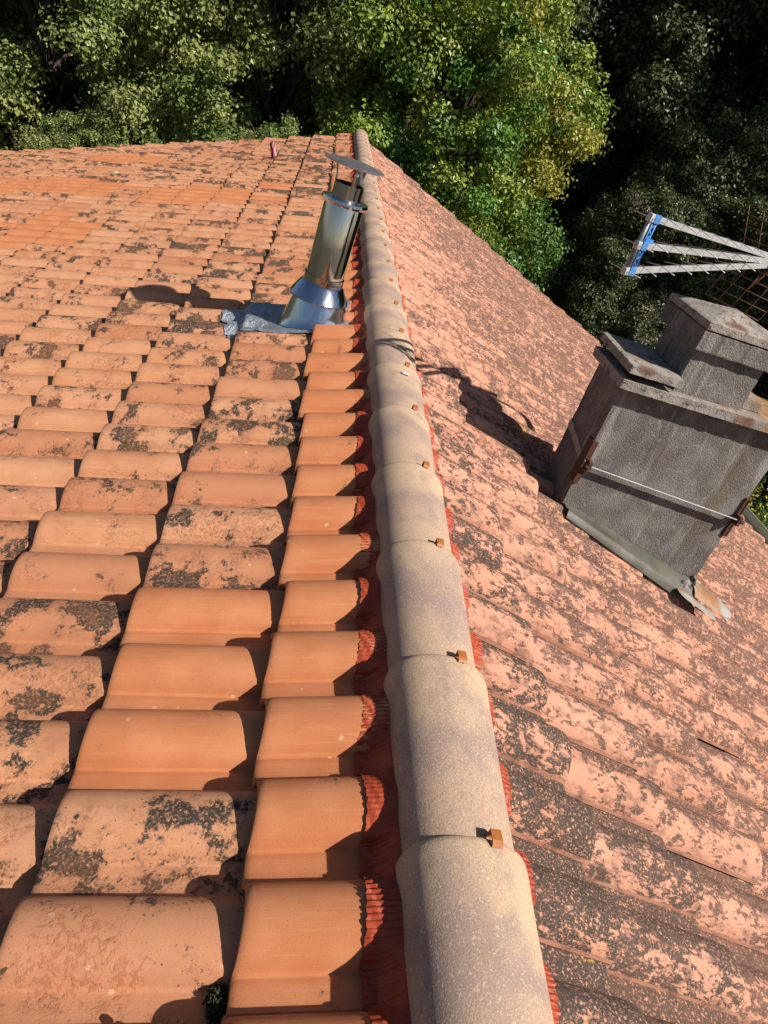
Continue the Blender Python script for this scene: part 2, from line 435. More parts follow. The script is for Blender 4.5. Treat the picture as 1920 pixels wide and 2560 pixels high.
def tile_arrays(side, LT, tilt, thick=.013, low=False, warp=0.0, yaw=0.0, new=0.0, rounding=1.0):
    """closed tile shell, local to its lower-end crown. side=+1 left slope, -1 right slope"""
    st = np.array([0, .003, .009, .022, .09, .19, .30, LT]) if not low else np.array([0, .009, .15, LT])
    st = st[st <= LT + 1e-6]
    drop = np.interp(st, [0, .003, .009, .022], [.0085, .0040, .0014, 0])*rounding
    PVs = PV if side > 0 else np.concatenate([[.0655, .0635, .060], PV[3:-2], [-.126, -.137]])
    pv = PVs if not low else PVs[[0,2,4,5,7,9,10,12,14,16,19,21]]
    ph = prof(pv)
    if side < 0:
        ph = np.where(pv > -.07, ph*1.32, ph - .016)
        ph = np.where(pv > .05, np.maximum(ph, -.056), ph)
        ph = np.where(pv < -.12, -.0695, ph)
    arc = np.concatenate([[0], np.cumsum(np.hypot(np.diff(pv), np.diff(ph)))])
    crease = -.0042*(.35+.65*new)*np.exp(-((pv+.0685)/.004)**2)
    X, Vv = np.meshgrid(st, pv, indexing='ij')
    shrink = 1 - .07*np.exp(-st/.006)[:, None]*rounding
    Z = (ph + crease)[None, :]*1.0 + tilt*X - drop[:, None]
    Z = Z + warp*np.sin(st*9)[:, None]*.5
    Y = Vv*np.where(np.abs(Vv) < .068, shrink, 1) + yaw*X
    top = np.stack([X, Y, Z], -1)
    bot = top.copy(); bot[..., 2] -= thick
    ns, npv = top.shape[:2]
    V, F, U = [], [], []
    def add(P, Q, uvw, flip=False):
        base = sum(len(a) for a in V)
        V.append(P.reshape(-1, 3)); U.append(uvw.reshape(-1, 3))
        a, b = P.shape[0], P.shape[1]
        idx = np.arange(a*b).reshape(a, b) + base
        q = np.stack([idx[:-1, :-1], idx[1:, :-1], idx[1:, 1:], idx[:-1, 1:]], -1).reshape(-1, 4)
        F.append(q[:, ::-1] if flip else q)
    uv = np.stack([X, np.broadcast_to(arc, X.shape), np.zeros_like(X)], -1)
    add(top, None, uv, True)
    e = np.stack([top[0], bot[0]]); ue = np.stack([uv[0], uv[0]-[.013, 0, 0]]); add(e, None, ue, False)
    add(np.stack([top[:, 0], bot[:, 0]]), None, np.stack([uv[:, 0], uv[:, 0]+[0, -.013, 0]]), True)
    add(np.stack([top[:, -1], bot[:, -1]]), None, np.stack([uv[:, -1], uv[:, -1]+[0, .013, 0]]), False)
    if not low: add(bot, None, uv+[0, 0, .3], False)
    EDGE = np.zeros(sum(len(a) for a in V))
    if side < 0:
        PAN = None
        n0 = len(V[0]) + len(V[1]); EDGE[n0:n0+len(V[2])] = 1
    EDGE = np.stack([EDGE, np.exp(-np.concatenate([u[:, 0] for u in U])/.045)], 1)
    V = np.concatenate(V); F = np.concatenate(F); U = np.concatenate(U)
    if side < 0: V = V*[-1, -1, 1]
    return V, F, U, EDGE

def surf_left(x, y):
    """height of the left slope's tile surface"""
    j = np.clip(np.ceil((LX0 - x)/LDX), 0, 40)
    xl = LX0 - j*LDX; zl = LZ0 - j*LDZ
    k = np.round((y - LY0)/PITCH - .17); v = (y - LY0) - k*PITCH
    v = np.where(v < -.128, v + PITCH, v)
    return zl + np.where(j == 0, TILT_L0, TILT_L)*(x - xl) + np.maximum(prof(v), prof(np.minimum(v + PITCH, .07)) - 1*(v+PITCH > .07))
def surf_right(x, y):
    j = np.clip(np.ceil((x - RX0)/RDX), 0, 40)
    xl = RX0 + j*RDX
    k = np.round((y - RY0)/PITCH + .17); v = -((y - RY0) - k*PITCH)
    v = np.where(v < -.128, v + PITCH, v)
    return rz(xl) + TILT_R*(xl - x) + np.maximum(prof(v), prof(np.minimum(v + PITCH, .07)) - 1*(v+PITCH > .07))

def project(P):
    q = Vector(P) - CAM
    w = q.dot(FWD)
    return (960 + 1850*q.dot(RIGHT)/w, 1280 - 1850*q.dot(UP)/w, w)

# ------------------------------------------------------------------ ground
me = np_mesh("ground", np.array([[-400,-400,-5.6],[400,-400,-5.6],[400,400,-5.6],[-400,400,-5.6]]), np.array([[0,1,2,3]]), False)
tag(link_mesh("ground", me, M_GROUND), kind="structure")

# ------------------------------------------------------------------ house body
house = empty("house", (0, 5, -5.6))
tag(house, "low house carrying the two tiled roof slopes, seen from its ridge", "house")
HZ = 5.6
def hl(p): return (p[0], p[1]-5, p[2]+HZ)
XL, XR, YA, YB = -6.5, 4.55, -1.0, 11.62
b = MB()
zl_ = -.034+.3675*XL-.16; zr_ = rz(XR)-.16; zc_ = -.20
for y in (YA, YB-.0):
    pass
pts = [(XL+.3, -5.6), (XR-.3, -5.6), (XR-.3, rz(XR-.3)-.17), (0, zc_), (XL+.3, -.034+.3675*(XL+.3)-.17)]
va = [b.bm.verts.new(hl((x, YA+.2, z))) for x, z in pts]; vb = [b.bm.verts.new(hl((x, YB, z))) for x, z in pts]
b.bm.faces.new(va); b.bm.faces.new(vb[::-1])
for i in range(5): b.bm.faces.new((va[i], vb[i], vb[(i+1) % 5], va[(i+1) % 5]))
b.build("wall", M_WALL, house)
b = MB()
sec = [(XL-.3, -.034+.3675*(XL-.3)), (0, -.072), (XR+.1, rz(XR+.1))]
tops = [[hl((x, y, z-.105)) for y in (YA, YB+.18)] for x, z in sec]
bots = [[hl((x, y, z-.145)) for y in (YA, YB+.18)] for x, z in sec]
b.grid(tops, False); b.grid([r[::-1] for r in bots], False)
for row in (0, 2):
    b.bm.faces.new([b.bm.verts.new(p) for p in (tops[row][0], tops[row][1], bots[row][1], bots[row][0])])
for c in (0, 1):
    for i in (0, 1):
        b.bm.faces.new([b.bm.verts.new(p) for p in (tops[i][c], tops[i+1][c], bots[i+1][c], bots[i][c])])
b.build("roof_deck", M_DECK, house)
b = MB()   # half-round gutter along the right eave
gx, gz = 4.80, rz(4.70)-.035
P = []
for y in np.linspace(YA, YB+.2, 30):
    P.append([hl((gx + .07*math.cos(a), y, gz + .07*math.sin(a))) for a in np.linspace(math.pi, 2*math.pi, 10)] +
             [hl((gx + .078, y, gz+.008)), hl((gx+.086, y, gz))] +
             [hl((gx + .075*math.cos(a), y, gz-.004 + .075*math.sin(a))) for a in np.linspace(2*math.pi, math.pi, 10)])
b.grid(P); b.build("gutter", M_GUT, house)

# ------------------------------------------------------------------ left slope tiles
CLEAN = {0: list(range(-8, 27)), 1: [2, 3, 4], 2: [33, 36, 37], 3: [33, 34, 35, 36], 4: [33, 34, 35, 36, 37], 5: [34, 35, 36, 37],
         6: [26, 27, 28, 29, 38], 7: [26, 27, 28, 29, 30, 31, 32, 37, 38, 39, 40, 49, 50, 51], 8: [26, 27, 28, 30, 38, 39, 40, 41, 42, 49, 50, 51, 52],
         9: [39, 40, 41, 42, 43, 51, 52, 53], 10: [39, 40, 41, 42, 43], 11: [44]}
ORD = ["", "first", "second", "third", "fourth", "fifth", "sixth", "seventh", "eighth", "ninth", "tenth", "eleventh", "twelfth", "thirteenth",
       "fourteenth", "fifteenth", "sixteenth", "seventeenth", "eighteenth", "nineteenth"]
TENS = {2: "twent", 3: "thirt", 4: "fort", 5: "fift", 6: "sixt"}
def ordinal(n):
    if n < 20: return ORD[n]
    t, u = divmod(n, 10)
    return TENS[t] + "ieth" if u == 0 else TENS[t] + "y-" + ORD[u]

def build_slope(side, courses, rows, name, ytop, n_single):
    cand = []
    for j in range(courses):
        for k in range(*rows):
            jit = rng.normal(0, 1, 4)
            if side > 0:
                loc = (LX0 - j*LDX + jit[0]*.005, LY0 + k*PITCH + jit[1]*.0022, LZ0 - j*LDZ + jit[2]*.0014)
                if j == 0: loc = (loc[0] + [0, 0, 0, -.010, .006, -.012, .004][k % 7], loc[1], loc[2])
            else:
                xr = RX0 + j*RDX + jit[0]*.011
                loc = (xr, RY0 + k*PITCH + jit[1]*.004, rz(RX0 + j*RDX) + jit[2]*.0022)
                # hidden under the chimney block
                if .93 < loc[0]-.16 < 1.50 and 2.74 < loc[1] < 2.90: continue
            mid = (loc[0] + side*.16, loc[1], loc[2] + .05)
            ct = (Vector(mid) - CAM)
            u, v, w = project(mid)
            infr = w > .05 and -90 < u < 2010 and -90 < v < 2680
            # visible size: foreshortened area over depth^2
            nrm = Vector((-side*-.34*-1, 0, .94)) if False else Vector((-.34*side, 0, .94))
            size = max(0.0, -ct.normalized().dot(nrm)) / max(w, .1)**2 if infr else 0
            if infr and not (-60 < u < 1980 and -60 < v < 2620): size *= .3
            cand.append((size, j, k, loc, jit))
    cand.sort(key=lambda c: -c[0])
    SV, SF, SU, SC, off = [], [], [], [], 0
    for i, (size, j, k, loc, jit) in enumerate(cand):
        single = i < n_single and size > 0
        if side > 0:
            new = 1.0 if k in CLEAN.get(j, ()) else 0.0
            r_ = rng.random()
            amt = .04 if new else float(np.clip(rng.beta(2.2, 2.2)*.95 + (.16 if j in (1, 2) and k > 4 else 0), .12, .95))
            if not new and k > 40: amt = min(.95, amt + .15)
            blk = new
        else:
            new = 0
            amt = float(np.clip(.87 + .07*min(j, 4)/1.6 + .0035*max(k-8, 0) + rng.normal(0, .12), .35, 1.15))
            near = math.exp(-j/1.1)
            blk = float(np.clip(near*(.95 if k < 12 else .5) + rng.normal(0, .12), 0, 1))
            if j == 0 and k in (0, 1, 2): amt, blk = 1.25, 1.0
            if j == 1 and k in (1, 2): amt, blk = 1.05, .7
            if k > 11 and j < 2: amt -= .12
        LT = .375
        if j == 0: LT = .31 if side > 0 else .33
        V, F, U, E_ = tile_arrays(side, LT, (TILT_L0 if j == 0 else TILT_L) if side > 0 else TILT_R, low=not single and size == 0,
                              warp=jit[3]*.0012, yaw=rng.normal(0, .006 if side > 0 else .012), new=new if side > 0 else 0,
                              rounding=.45 if side > 0 else 1.1)
        rv = rng.random()
        U = U + np.array([rng.random()*40, rng.random()*40, rng.random()*40])
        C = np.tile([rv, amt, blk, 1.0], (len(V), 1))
        if side < 0:
            C[:, 1] += E_[:, 1]*.42*rng.random() + .18*np.clip((V[:, 1]-.06)/.012, 0, 1) + .27*np.clip((V[:, 1]+.006)/.03, -.75, 1)  # far-side crust bias paints barrel shade into the colour; pans and ends stained
            C[:, 1] = C[:, 1]*(1-E_[:, 0]) + .25*E_[:, 0]; C[:, 2] *= 1-E_[:, 0]
        if single:
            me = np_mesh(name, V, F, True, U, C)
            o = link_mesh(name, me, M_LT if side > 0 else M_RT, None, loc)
            if side > 0:
                look = "clean orange" if new else ("thinly spotted pale orange" if amt < .38 else ("spotted peach orange" if amt < .62 else "heavily lichened orange"))
                lab = f"{look} tile, {ordinal(j+1)} course left of ridge, {ordinal(k-K0L+1)} row from photo bottom"
            else:
                look = "black crusted" if blk > .75 else ("dark mottled" if amt > .7 else ("brown speckled peach" if amt > .5 else "pale peach"))
                lab = f"{look} tile, {ordinal(j+1)} course right of ridge, {ordinal(k-K0R+1)} row from photo bottom"
            tag(o, lab, "roof tile", "roof tiles on the left slope" if side > 0 else "old roof tiles on the right slope")
        else:
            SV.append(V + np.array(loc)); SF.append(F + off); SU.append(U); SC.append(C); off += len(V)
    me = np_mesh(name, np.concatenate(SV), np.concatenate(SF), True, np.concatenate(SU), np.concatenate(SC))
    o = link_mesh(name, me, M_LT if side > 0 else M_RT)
    tag(o, "far and outlying orange tiles covering the rest of the left slope" if side > 0 else
        "far brown speckled tiles covering the rest of the right slope", "roof tiles",
        None, "stuff")
K0L, K0R = -1, -1
build_slope(+1, 19, (-6, 60), "clay_tile", 0, 300)
build_slope(-1, 14, (-6, 60), "weathered_tile", 0, 300)

# ------------------------------------------------------------------ ridge tiles + clips
RID, RY = 0.400, 0.690
def ridge_tile(i):
    y1 = RY + RID*i; y0 = y1 - RID - .05
    root = empty("ridge_tile", (0, y1, -.07))
    n = 26
    ys = np.array([0, .004, .012, .03, .08, .2, .34, RID+.05-.012, RID+.05-.004, RID+.05])[::-1]   # from far end backwards
    jx, jy = rng.normal(0, .0025), rng.normal(0, .002)
    top, bot, uv = [], [], []
    T = np.linspace(-1, 1, n)
    for d in np.linspace(0, 1, 2)[:0]: pass
    sts = [0, .004, .012, .03, .075, .11, .2, .32, RID+.05]
    ro = rng.random(3)*50
    for s in sts:   # s measured from the far (wide) end toward the near end
        f = s/(RID+.05)
        w = .1040 - .0115*f + .0030*math.exp(-(s/.07)**6)
        hgt = .0850 - .0125*f + .0030*math.exp(-(s/.07)**6)
        rd = {0: .006, .004: .0025, .012: .0007}.get(s, 0)
        row, rb, ru = [], [], []
        for t in T:
            a = t*math.radians(97)
            x = (w - rd)*math.sin(a)/1.0
            z = (hgt - rd)*(math.cos(a)**.86 if math.cos(a) > 0 else math.cos(a)*1.2) - hgt + .0
            z0 = (.0165*(1-f)) - .0145
            row.append((x + jx, -s, z + z0 + .07)); 
            rb.append(((x)*.885 + jx, -s, (z + hgt)*.86 - hgt + z0 + .07))
            ru.append((s, w*a, 0))
        top.append(row); bot.append(rb); uv.append(ru)
    top, bot, uv = np.array(top), np.array(bot), np.array(uv)
    V, F, U = [], [], []; base = 0
    def add(P, Q, flip):
        nonlocal base
        a, b_ = P.shape[:2]; idx = np.arange(a*b_).reshape(a, b_) + base; base += a*b_
        q = np.stack([idx[:-1, :-1], idx[1:, :-1], idx[1:, 1:], idx[:-1, 1:]], -1).reshape(-1, 4)
        V.append(P.reshape(-1, 3)); U.append(Q.reshape(-1, 3)); F.append(q[:, ::-1] if flip else q)
    add(top, uv, False); add(bot, uv, True)
    add(np.stack([top[0], bot[0]]), np.stack([uv[0], uv[0]]), True)
    add(np.stack([top[-1], bot[-1]]), np.stack([uv[-1], uv[-1]]), False)
    add(np.stack([top[:, 0], bot[:, 0]]), np.stack([uv[:, 0], uv[:, 0]]), False)
    add(np.stack([top[:, -1], bot[:, -1]]), np.stack([uv[:, -1], uv[:, -1]]), True)
    V = np.concatenate(V); C = np.tile([rng.random(), 0, 0, 1], (len(V), 1)); C[:, 1] = -V[:, 1]/.45
    me = np_mesh("ridge_tile_body", V, np.concatenate(F), True, np.concatenate(U) + ro, C)
    link_mesh("tile_body", me, M_RIDGE, root)
    # bent clip hooking the far rim
    cx = .0265 + rng.normal(0, .002); w = .0088
    zc = .07 + .0015 - .0045
    pr = [(.0095, zc-.012), (.0095, zc+.0085), (-.0085, zc+.0090), (-.0130, zc+.0072), (-.0165, zc+.0035)]
    b = MB()
    P = [[(cx-w, y, z), (cx+w, y, z)] for y, z in pr]
    b.grid(P, False)
    c = b.build("clip", M_CLIP, root)
    sm = c.modifiers.new("solid", 'SOLIDIFY'); sm.thickness = .0022; sm.offset = 1
    return root
look = ["sand beige", "purple grey mottled", "dusty beige", "greyish speckled", "warm sand"]
for i in range(-1, 29):
    r = ridge_tile(i)
    if i < 0: lab = "half round beige ridge tile cut off by the bottom of the photo"
    elif i == 28: lab = "half round beige ridge tile closing the far end of the ridge"
    else: lab = f"half round speckled beige ridge tile with orange clip, {ordinal(i+1)} whole joint from photo bottom"
    tag(r, lab, "ridge tile", "ridge tiles along the roof ridge")

# dropping on the fourth ridge tile
b = MB()
c0 = []
for k in range(14):
    a = 2*math.pi*k/14; r = 1 + random.uniform(-.15, .15)
    c0.append((.012 + .018*r*math.cos(a), 2.585 + .013*r*math.sin(a), .0035 - 2.5*(.012+.018*r*math.cos(a))**2))
vv = [b.bm.verts.new(p) for p in c0]; ctr = b.bm.verts.new((.012, 2.585, .0065))
for k in range(14): b.bm.faces.new((vv[k], vv[(k+1) % 14], ctr)).smooth = True
tag(b.build("bird_dropping", M_WHITE), "small white bird dropping splashed on top of a ridge tile", "bird dropping")

# ------------------------------------------------------------------ pleated closure strips
def closure(side):
    y0, y1 = -.3, 12.03
    per = .0098
    ny = int((y1-y0)/(per/4)); nu = 12
    Y = np.linspace(y0, y1, ny); U = np.linspace(0, 1, nu)
    ph = 2*np.pi*Y/per + .6*np.sin(Y*21)
    tri = 2/np.pi*np.arcsin(np.sin(ph))
    edge = .150 + 0.0013*np.sign(np.sin(ph*.5+.6))*np.abs(np.sin(ph*.5)) + .0035*np.sin(Y*23)+ .002*np.sin(Y*7.3)
    if side < 0: edge = .154 + .002*np.sign(np.sin(ph*.5)) + .004*np.sin(Y*11)
    xi = .072
    X = xi + (edge[None, :] - xi)*U[:, None]
    YY = np.broadcast_to(Y, X.shape)
    surf = surf_left(-X, YY) if side > 0 else surf_right(X, YY)
    ztile = surf + .0034
    zin = -.082 - .30*(X - xi)
    w = np.clip((U-.25)/.55, 0, 1)[:, None]; w = w*w*(3-2*w)
    Z = zin*(1-w) + ztile*w
    Z = np.maximum(Z, surf + .0025)
    amp = (.0014 + .0006*U)[:, None]
    Z = Z + amp*tri[None, :]*(.8+.4*np.sin(YY*13))
    # small crumples in the deep folds
    Z = Z + .0016*np.sin(YY*61 + X*220)*w*(1-w)*2 + .001*np.sin(YY*143 - X*300)*w
    V = np.stack([X*(-side), YY, Z], -1).reshape(-1, 3)
    idx = np.arange(nu*ny).reshape(nu, ny)
    F = np.stack([idx[:-1, :-1], idx[1:, :-1], idx[1:, 1:], idx[:-1, 1:]], -1).reshape(-1, 4)
    if side < 0: F = F[:, ::-1]
    me = np_mesh("closure_strip", V, F, False)
    o = link_mesh("closure_strip", me, M_STRIP)
    tag(o, "red pleated metal closure strip under the ridge on the left slope" if side > 0 else
        "red pleated metal closure strip peeking out on the right of the ridge", "closure strip", "closure strips along the ridge")
closure(+1); closure(-1)

# ------------------------------------------------------------------ steel flue
fx, fy, FS = -.331, 3.46, 1.0298
flue = empty("flue_pipe", (fx, fy, -.2851)); flue.scale = (FS, FS, FS)
tag(flue, "shiny stainless steel flue with round rain cap rising from the left slope", "flue pipe")
def fz(z): return z + .25
b = MB()
P = []
for q in np.linspace(0, 1, 6):
    row = []
    for k in range(65):
        a_ = 2*math.pi*k/64; r = .099 + (.146-.099)*q
        zb = -.143 + .34*.146*math.cos(a_)
        row.append((r*math.cos(a_), r*math.sin(a_), fz(.01 + (zb-.01)*q)))
    P.append(row)
row = []
for k in range(65):
    a_ = 2*math.pi*k/64; row.append((.150*math.cos(a_), .150*math.sin(a_), fz(-.148 + .34*.15*math.cos(a_))))
P.append(row)
b.grid(P); b.build("base_cone", M_STEEL, flue)
b = MB(); b.lathe([(.0885, fz(.045)), (.0895, fz(.030)), (.097, fz(.024)), (.134, fz(-.038)), (.1345, fz(-.044)), (.131, fz(-.042)), (.09, fz(.02))], 64); b.build("storm_collar", M_STEEL, flue, sharp=22)
b = MB(); b.lathe([(.0845, fz(-.05)), (.0845, fz(.372)), (.083, fz(.376))], 64); b.build("pipe", M_PIPE, flue, sharp=22)
b = MB(); b.lathe([(.0875, fz(.040)), (.0905, fz(.037)), (.0905, fz(.062)), (.0875, fz(.060))], 64); b.build("clamp_band", M_PIPE, flue, sharp=22)
b = MB(); b.lathe([(.083, fz(.368)), (.100, fz(.371)), (.1025, fz(.380)), (.100, fz(.391)), (.064, fz(.400))], 64); b.build("top_ring", M_PIPE, flue, sharp=22)
b = MB(); b.lathe([(.0635, fz(.396)), (.0635, fz(.452)), (.0605, fz(.453)), (.0605, fz(.39))], 48); b.build("outlet", M_PIPE, flue, sharp=22)
b = MB(); b.lathe([(.0, fz(.398)), (.0603, fz(.398))], 32); b.build("flue_throat", M_DARK, flue)  # near-black disc closing the outlet from inside
for a in (165, 285, 45):
    ra = math.radians(a); ca, sa = math.cos(ra), math.sin(ra)
    b = MB()
    pr = [(.0600, .400), (.0600, .452), (.064, .485), (.074, .527)]
    P = []
    for r, z in pr:
        P.append([(r*ca - s*sa, r*sa + s*ca, fz(z)) for s in (-.011, .011)])
    b.grid(P); s_ = b.build("stay", M_PIPE, flue)
    sm = s_.modifiers.new("solid", 'SOLIDIFY'); sm.thickness = .0018
b = MB(); b.lathe([(0, fz(.546)), (.05, fz(.5445)), (.100, fz(.538)), (.124, fz(.5335)), (.128, fz(.531)), (.127, fz(.528)), (.122, fz(.529)), (0, fz(.538))], 64); b.build("rain_cap", M_CAPST, flue, sharp=22)
# crumpled lead apron pressed over the tiles
nx, ny = 90, 90
XX, YY = np.meshgrid(np.linspace(-.745, -.17, nx), np.linspace(3.268, 3.72, ny), indexing='ij')
bx = np.interp(YY, [3.268, 3.47, 3.48, 3.72], [-.69, -.715, -.74, -.755]) + .006*np.sin(YY*60) + .004*np.sin(YY*151)
fr = (XX+.745)/(.745-.17); XX = bx + fr*(-.17 - bx)
Z = surf_left(XX, YY)
# smooth the drape a bit across steps
for _ in range(3):
    Zp = Z.copy(); Zp[1:-1, 1:-1] = (Z[1:-1, 1:-1]*2 + Z[:-2, 1:-1] + Z[2:, 1:-1] + Z[1:-1, :-2] + Z[1:-1, 2:])/6; Z = np.maximum(Zp, Z - .004)
cr = sum(np.sin(XX*a + YY*b_ + c_)*d_ for a, b_, c_, d_ in ((70, 31, 0, .0016), (-43, 88, 1, .0018), (120, 95, 2, .0011), (160, -140, .5, .0009), (33, -51, 4, .0016)))
Z = Z + .007 + .65*np.abs(cr)
Z += .006*np.exp(-((XX+.56)/.012)**2)
near = np.exp(-(((XX-fx)**2 + (YY-fy)**2)/.24**2)**3); Z = Z*(1-near) + near*(-.181 + .34*(XX-fx) + .4*np.abs(cr))
V = np.stack([XX, YY, Z], -1).reshape(-1, 3) - np.array([fx, fy, -.2851])
idx = np.arange(nx*ny).reshape(nx, ny)
F = np.stack([idx[:-1, :-1], idx[1:, :-1], idx[1:, 1:], idx[:-1, 1:]], -1).reshape(-1, 4)
fo = link_mesh("flashing", np_mesh("flashing", V/FS, F, True), M_FOIL, flue)

# ------------------------------------------------------------------ masonry chimney
ch = empty("chimney", (1.24, 2.80, -.60))
tag(ch, "grey roughcast masonry chimney with stacked concrete slabs on the right slope", "chimney")
def cl(x, y, z): return (x-1.24, y-2.80, z+.60)
def rough_box(name, x0, x1, y0, y1, z0, z1, mat, amp=.003, step=.02, parent=ch, topf=None):
    """box with subdivided, slightly uneven faces"""
    bm = bmesh.new()
    bmesh.ops.create_cube(bm, size=1)
    n = max(3, int(max(x1-x0, y1-y0, z1-z0)/step))
    bmesh.ops.subdivide_edges(bm, edges=bm.edges, cuts=min(n, 30), use_grid_fill=True)
    for v in bm.verts:
        p = v.co + Vector((.5, .5, .5))
        x, y, z = x0+(x1-x0)*p.x, y0+(y1-y0)*p.y, z0+(z1-z0)*p.z
        e = sum(1 for a in (p.x, p.y, p.z) if a < .001 or a > .999)
        k = amp*(math.sin(x*67+z*41)+math.sin(y*83-z*59+1)+math.sin(x*131+y*97+2))*.5
        kk = amp*(.9 if e > 1 else .0)*random.uniform(0, 1.0)
        cx, cy, cz = (x0+x1)/2, (y0+y1)/2, (z0+z1)/2
        dv = Vector((x-cx, y-cy, z-cz)).normalized()
        x, y, z = x+dv.x*(k*.6-kk*1.6), y+dv.y*(k*.6-kk*1.6), z+dv.z*(k*.6-kk*1.6)
        if topf and p.z > .999: z += topf(x, y)
        v.co = Vector(cl(x, y, z))
    for f in bm.faces: f.smooth = True
    me = bpy.data.meshes.new(name); bm.to_mesh(me); bm.free()
    try: me.set_sharp_from_angle(angle=math.radians(40))
    except Exception: pass
    return link_mesh(name, me, mat, parent)
rough_box("body", .857, 1.63, 2.665, 2.96, -.85, .176, M_RENDER, .002)
rough_box("ledge_slab", .818, 1.685, 2.610, 2.985, .175, .215, M_CONC, .005, .012)
o = rough_box("vent_slab", .822, 1.048, 2.598, 2.99, .245, .277, M_CONC, .005, .011)
rough_box("vent_block", .90, 1.03, 2.75, 2.90, .214, .2462, M_CONC, .002)
rough_box("stack", 1.055, 1.36, 2.66, 2.96, .214, .396, M_RENDER, .0015)
rough_box("stack_collar", 1.036, 1.40, 2.632, 3.02, .395, .472, M_RENDER, .002)
rough_box("cap_slab", 1.036, 1.40, 2.628, 3.02, .476, .506, M_CONC, .003,
          topf=lambda x, y: .045*max(0, 1-max(abs(x-1.218)/.18, abs(y-2.82)/.19)))
rough_box("side_block", 1.375, 1.48, 2.70, 2.93, .214, .262, M_CONC, .003)
for x, yf in ((.870, 0), (1.622, 0)):
    b = MB()
    zc = -.176 if x < 1 else -.234
    b.box(x-.014 if x < 1 else x-.006, x+.006 if x < 1 else x+.014, 2.656, 2.6635, zc-.10, zc+.10)
    b.box((x-.020) if x < 1 else x+.0095, (x-.0145) if x < 1 else x+.0155, 2.6535, 2.71, zc-.10, zc+.10)
    b.box(x-.008, x+.008, 2.617, 2.6555, zc-.022, zc+.022)
    b.build("angle_bracket", M_RUST, ch, loc=(-1.24, -2.80, .60), bevel=.001)
b = MB(); b.obox(cl(1.248, 2.634, -.205), (.39, 0, -.029), (0, .0115, -.0052), (0, .0008, .0022)); b.build("tie_bar", M_ALU, ch)
b = MB(); b.tube([cl(.852, 2.6245, -.176), cl(.866, 2.6245, -.177)], .009, 6); b.build("nut", M_RUST, ch)
b = MB(); b.tube([cl(1.626, 2.6245, -.233), cl(1.646, 2.6245, -.2346)], .009, 6); b.build("nut", M_RUST, ch)
b = MB(); b.obox(cl(.8535, 2.80, -.155), (.0025, 0, 0), (0, .155, .025), (0, -.003, .0165)); b.build("strap", mat_simple("grey_strap", (.40, .34, .33), (.28, .22, .20), 20, .6), ch)
# zinc apron along the front foot
P = []
for x in np.linspace(.865, 1.64, 30):
    zt = -.372 - (x-.857)*.292 + .004*math.sin(x*40)
    zr = rz(x) + .012
    P.append([cl(x, 2.6605, zt), cl(x, 2.650, zt-.004), cl(x, 2.624, (zt*.62+zr*.38)-.012), cl(x, 2.606, (zt*.25+zr*.75)-.010), cl(x, 2.594, zr-.012), cl(x, 2.584, zr-.045)])
b = MB(); b.grid(P); z_ = b.build("flashing", M_ZINC, ch); tag(z_, "bent zinc apron along the front foot")
# mortar lump and bent tin at the right-hand corner
def lump(b, c, r, seed, sq=(1, 1, 1)):
    rr = random.Random(seed)
    bm2 = bmesh.new(); bmesh.ops.create_icosphere(bm2, subdivisions=3, radius=1)
    ph = [rr.uniform(0, 6) for _ in range(6)]
    mp = {}
    for v in bm2.verts:
        d = v.co.normalized()
        k = 1 + .16*math.sin(d.x*5+ph[0]) + .14*math.sin(d.y*6+ph[1]) + .12*math.sin(d.z*7+ph[2]) + .08*math.sin(d.x*13+d.y*11+ph[3])
        mp[v] = b.bm.verts.new((c[0]+d.x*r*k*sq[0], c[1]+d.y*r*k*sq[1], c[2]+d.z*r*k*sq[2]))
    for f in bm2.faces: b.bm.faces.new([mp[v] for v in f.verts]).smooth = True
    bm2.free()
b = MB(); lump(b, cl(1.575, 2.635, -.615), .030, 3, (1.3, .7, .9)); lump(b, cl(1.54, 2.63, -.62), .02, 5, (1.5, .6, .7)); lump(b, cl(1.615, 2.65, -.60), .022, 8, (.8, 1, 1.2)); b.build("mortar", M_MORTAR, ch)
def sheet(name, rows, mat, par, label=None, th=.0015):
    b = MB(); b.grid(rows); o = b.build(name, mat, par)
    s_ = o.modifiers.new("solid", 'SOLIDIFY'); s_.thickness = th
    sb = o.modifiers.new("sub", 'SUBSURF'); sb.levels = 1; sb.render_levels = 2
    if label: o["label"] = label
    return o
sheet("flashing", [[cl(1.60, 2.69, -.585), cl(1.625, 2.64, -.60), cl(1.62, 2.585, -.635)],
                   [cl(1.70, 2.70, -.625), cl(1.72, 2.65, -.635), cl(1.70, 2.595, -.665)],
                   [cl(1.82, 2.715, -.675), cl(1.83, 2.665, -.68), cl(1.78, 2.60, -.70)],
                   [cl(1.90, 2.72, -.715), cl(1.915, 2.68, -.712), cl(1.87, 2.63, -.735)],
                   [cl(1.93, 2.72, -.740), cl(1.945, 2.685, -.735), cl(1.915, 2.65, -.750)]], M_TIN, ch, "rust stained tin sheet bent up at the corner")
sheet("flashing", [[cl(1.50, 2.60, -.600), cl(1.52, 2.545, -.618)], [cl(1.60, 2.59, -.632), cl(1.61, 2.535, -.650)],
                   [cl(1.70, 2.575, -.668), cl(1.70, 2.525, -.680)], [cl(1.76, 2.56, -.695), cl(1.755, 2.525, -.702)]], M_TIN, ch, "lower rusty tin tongue under the corner")

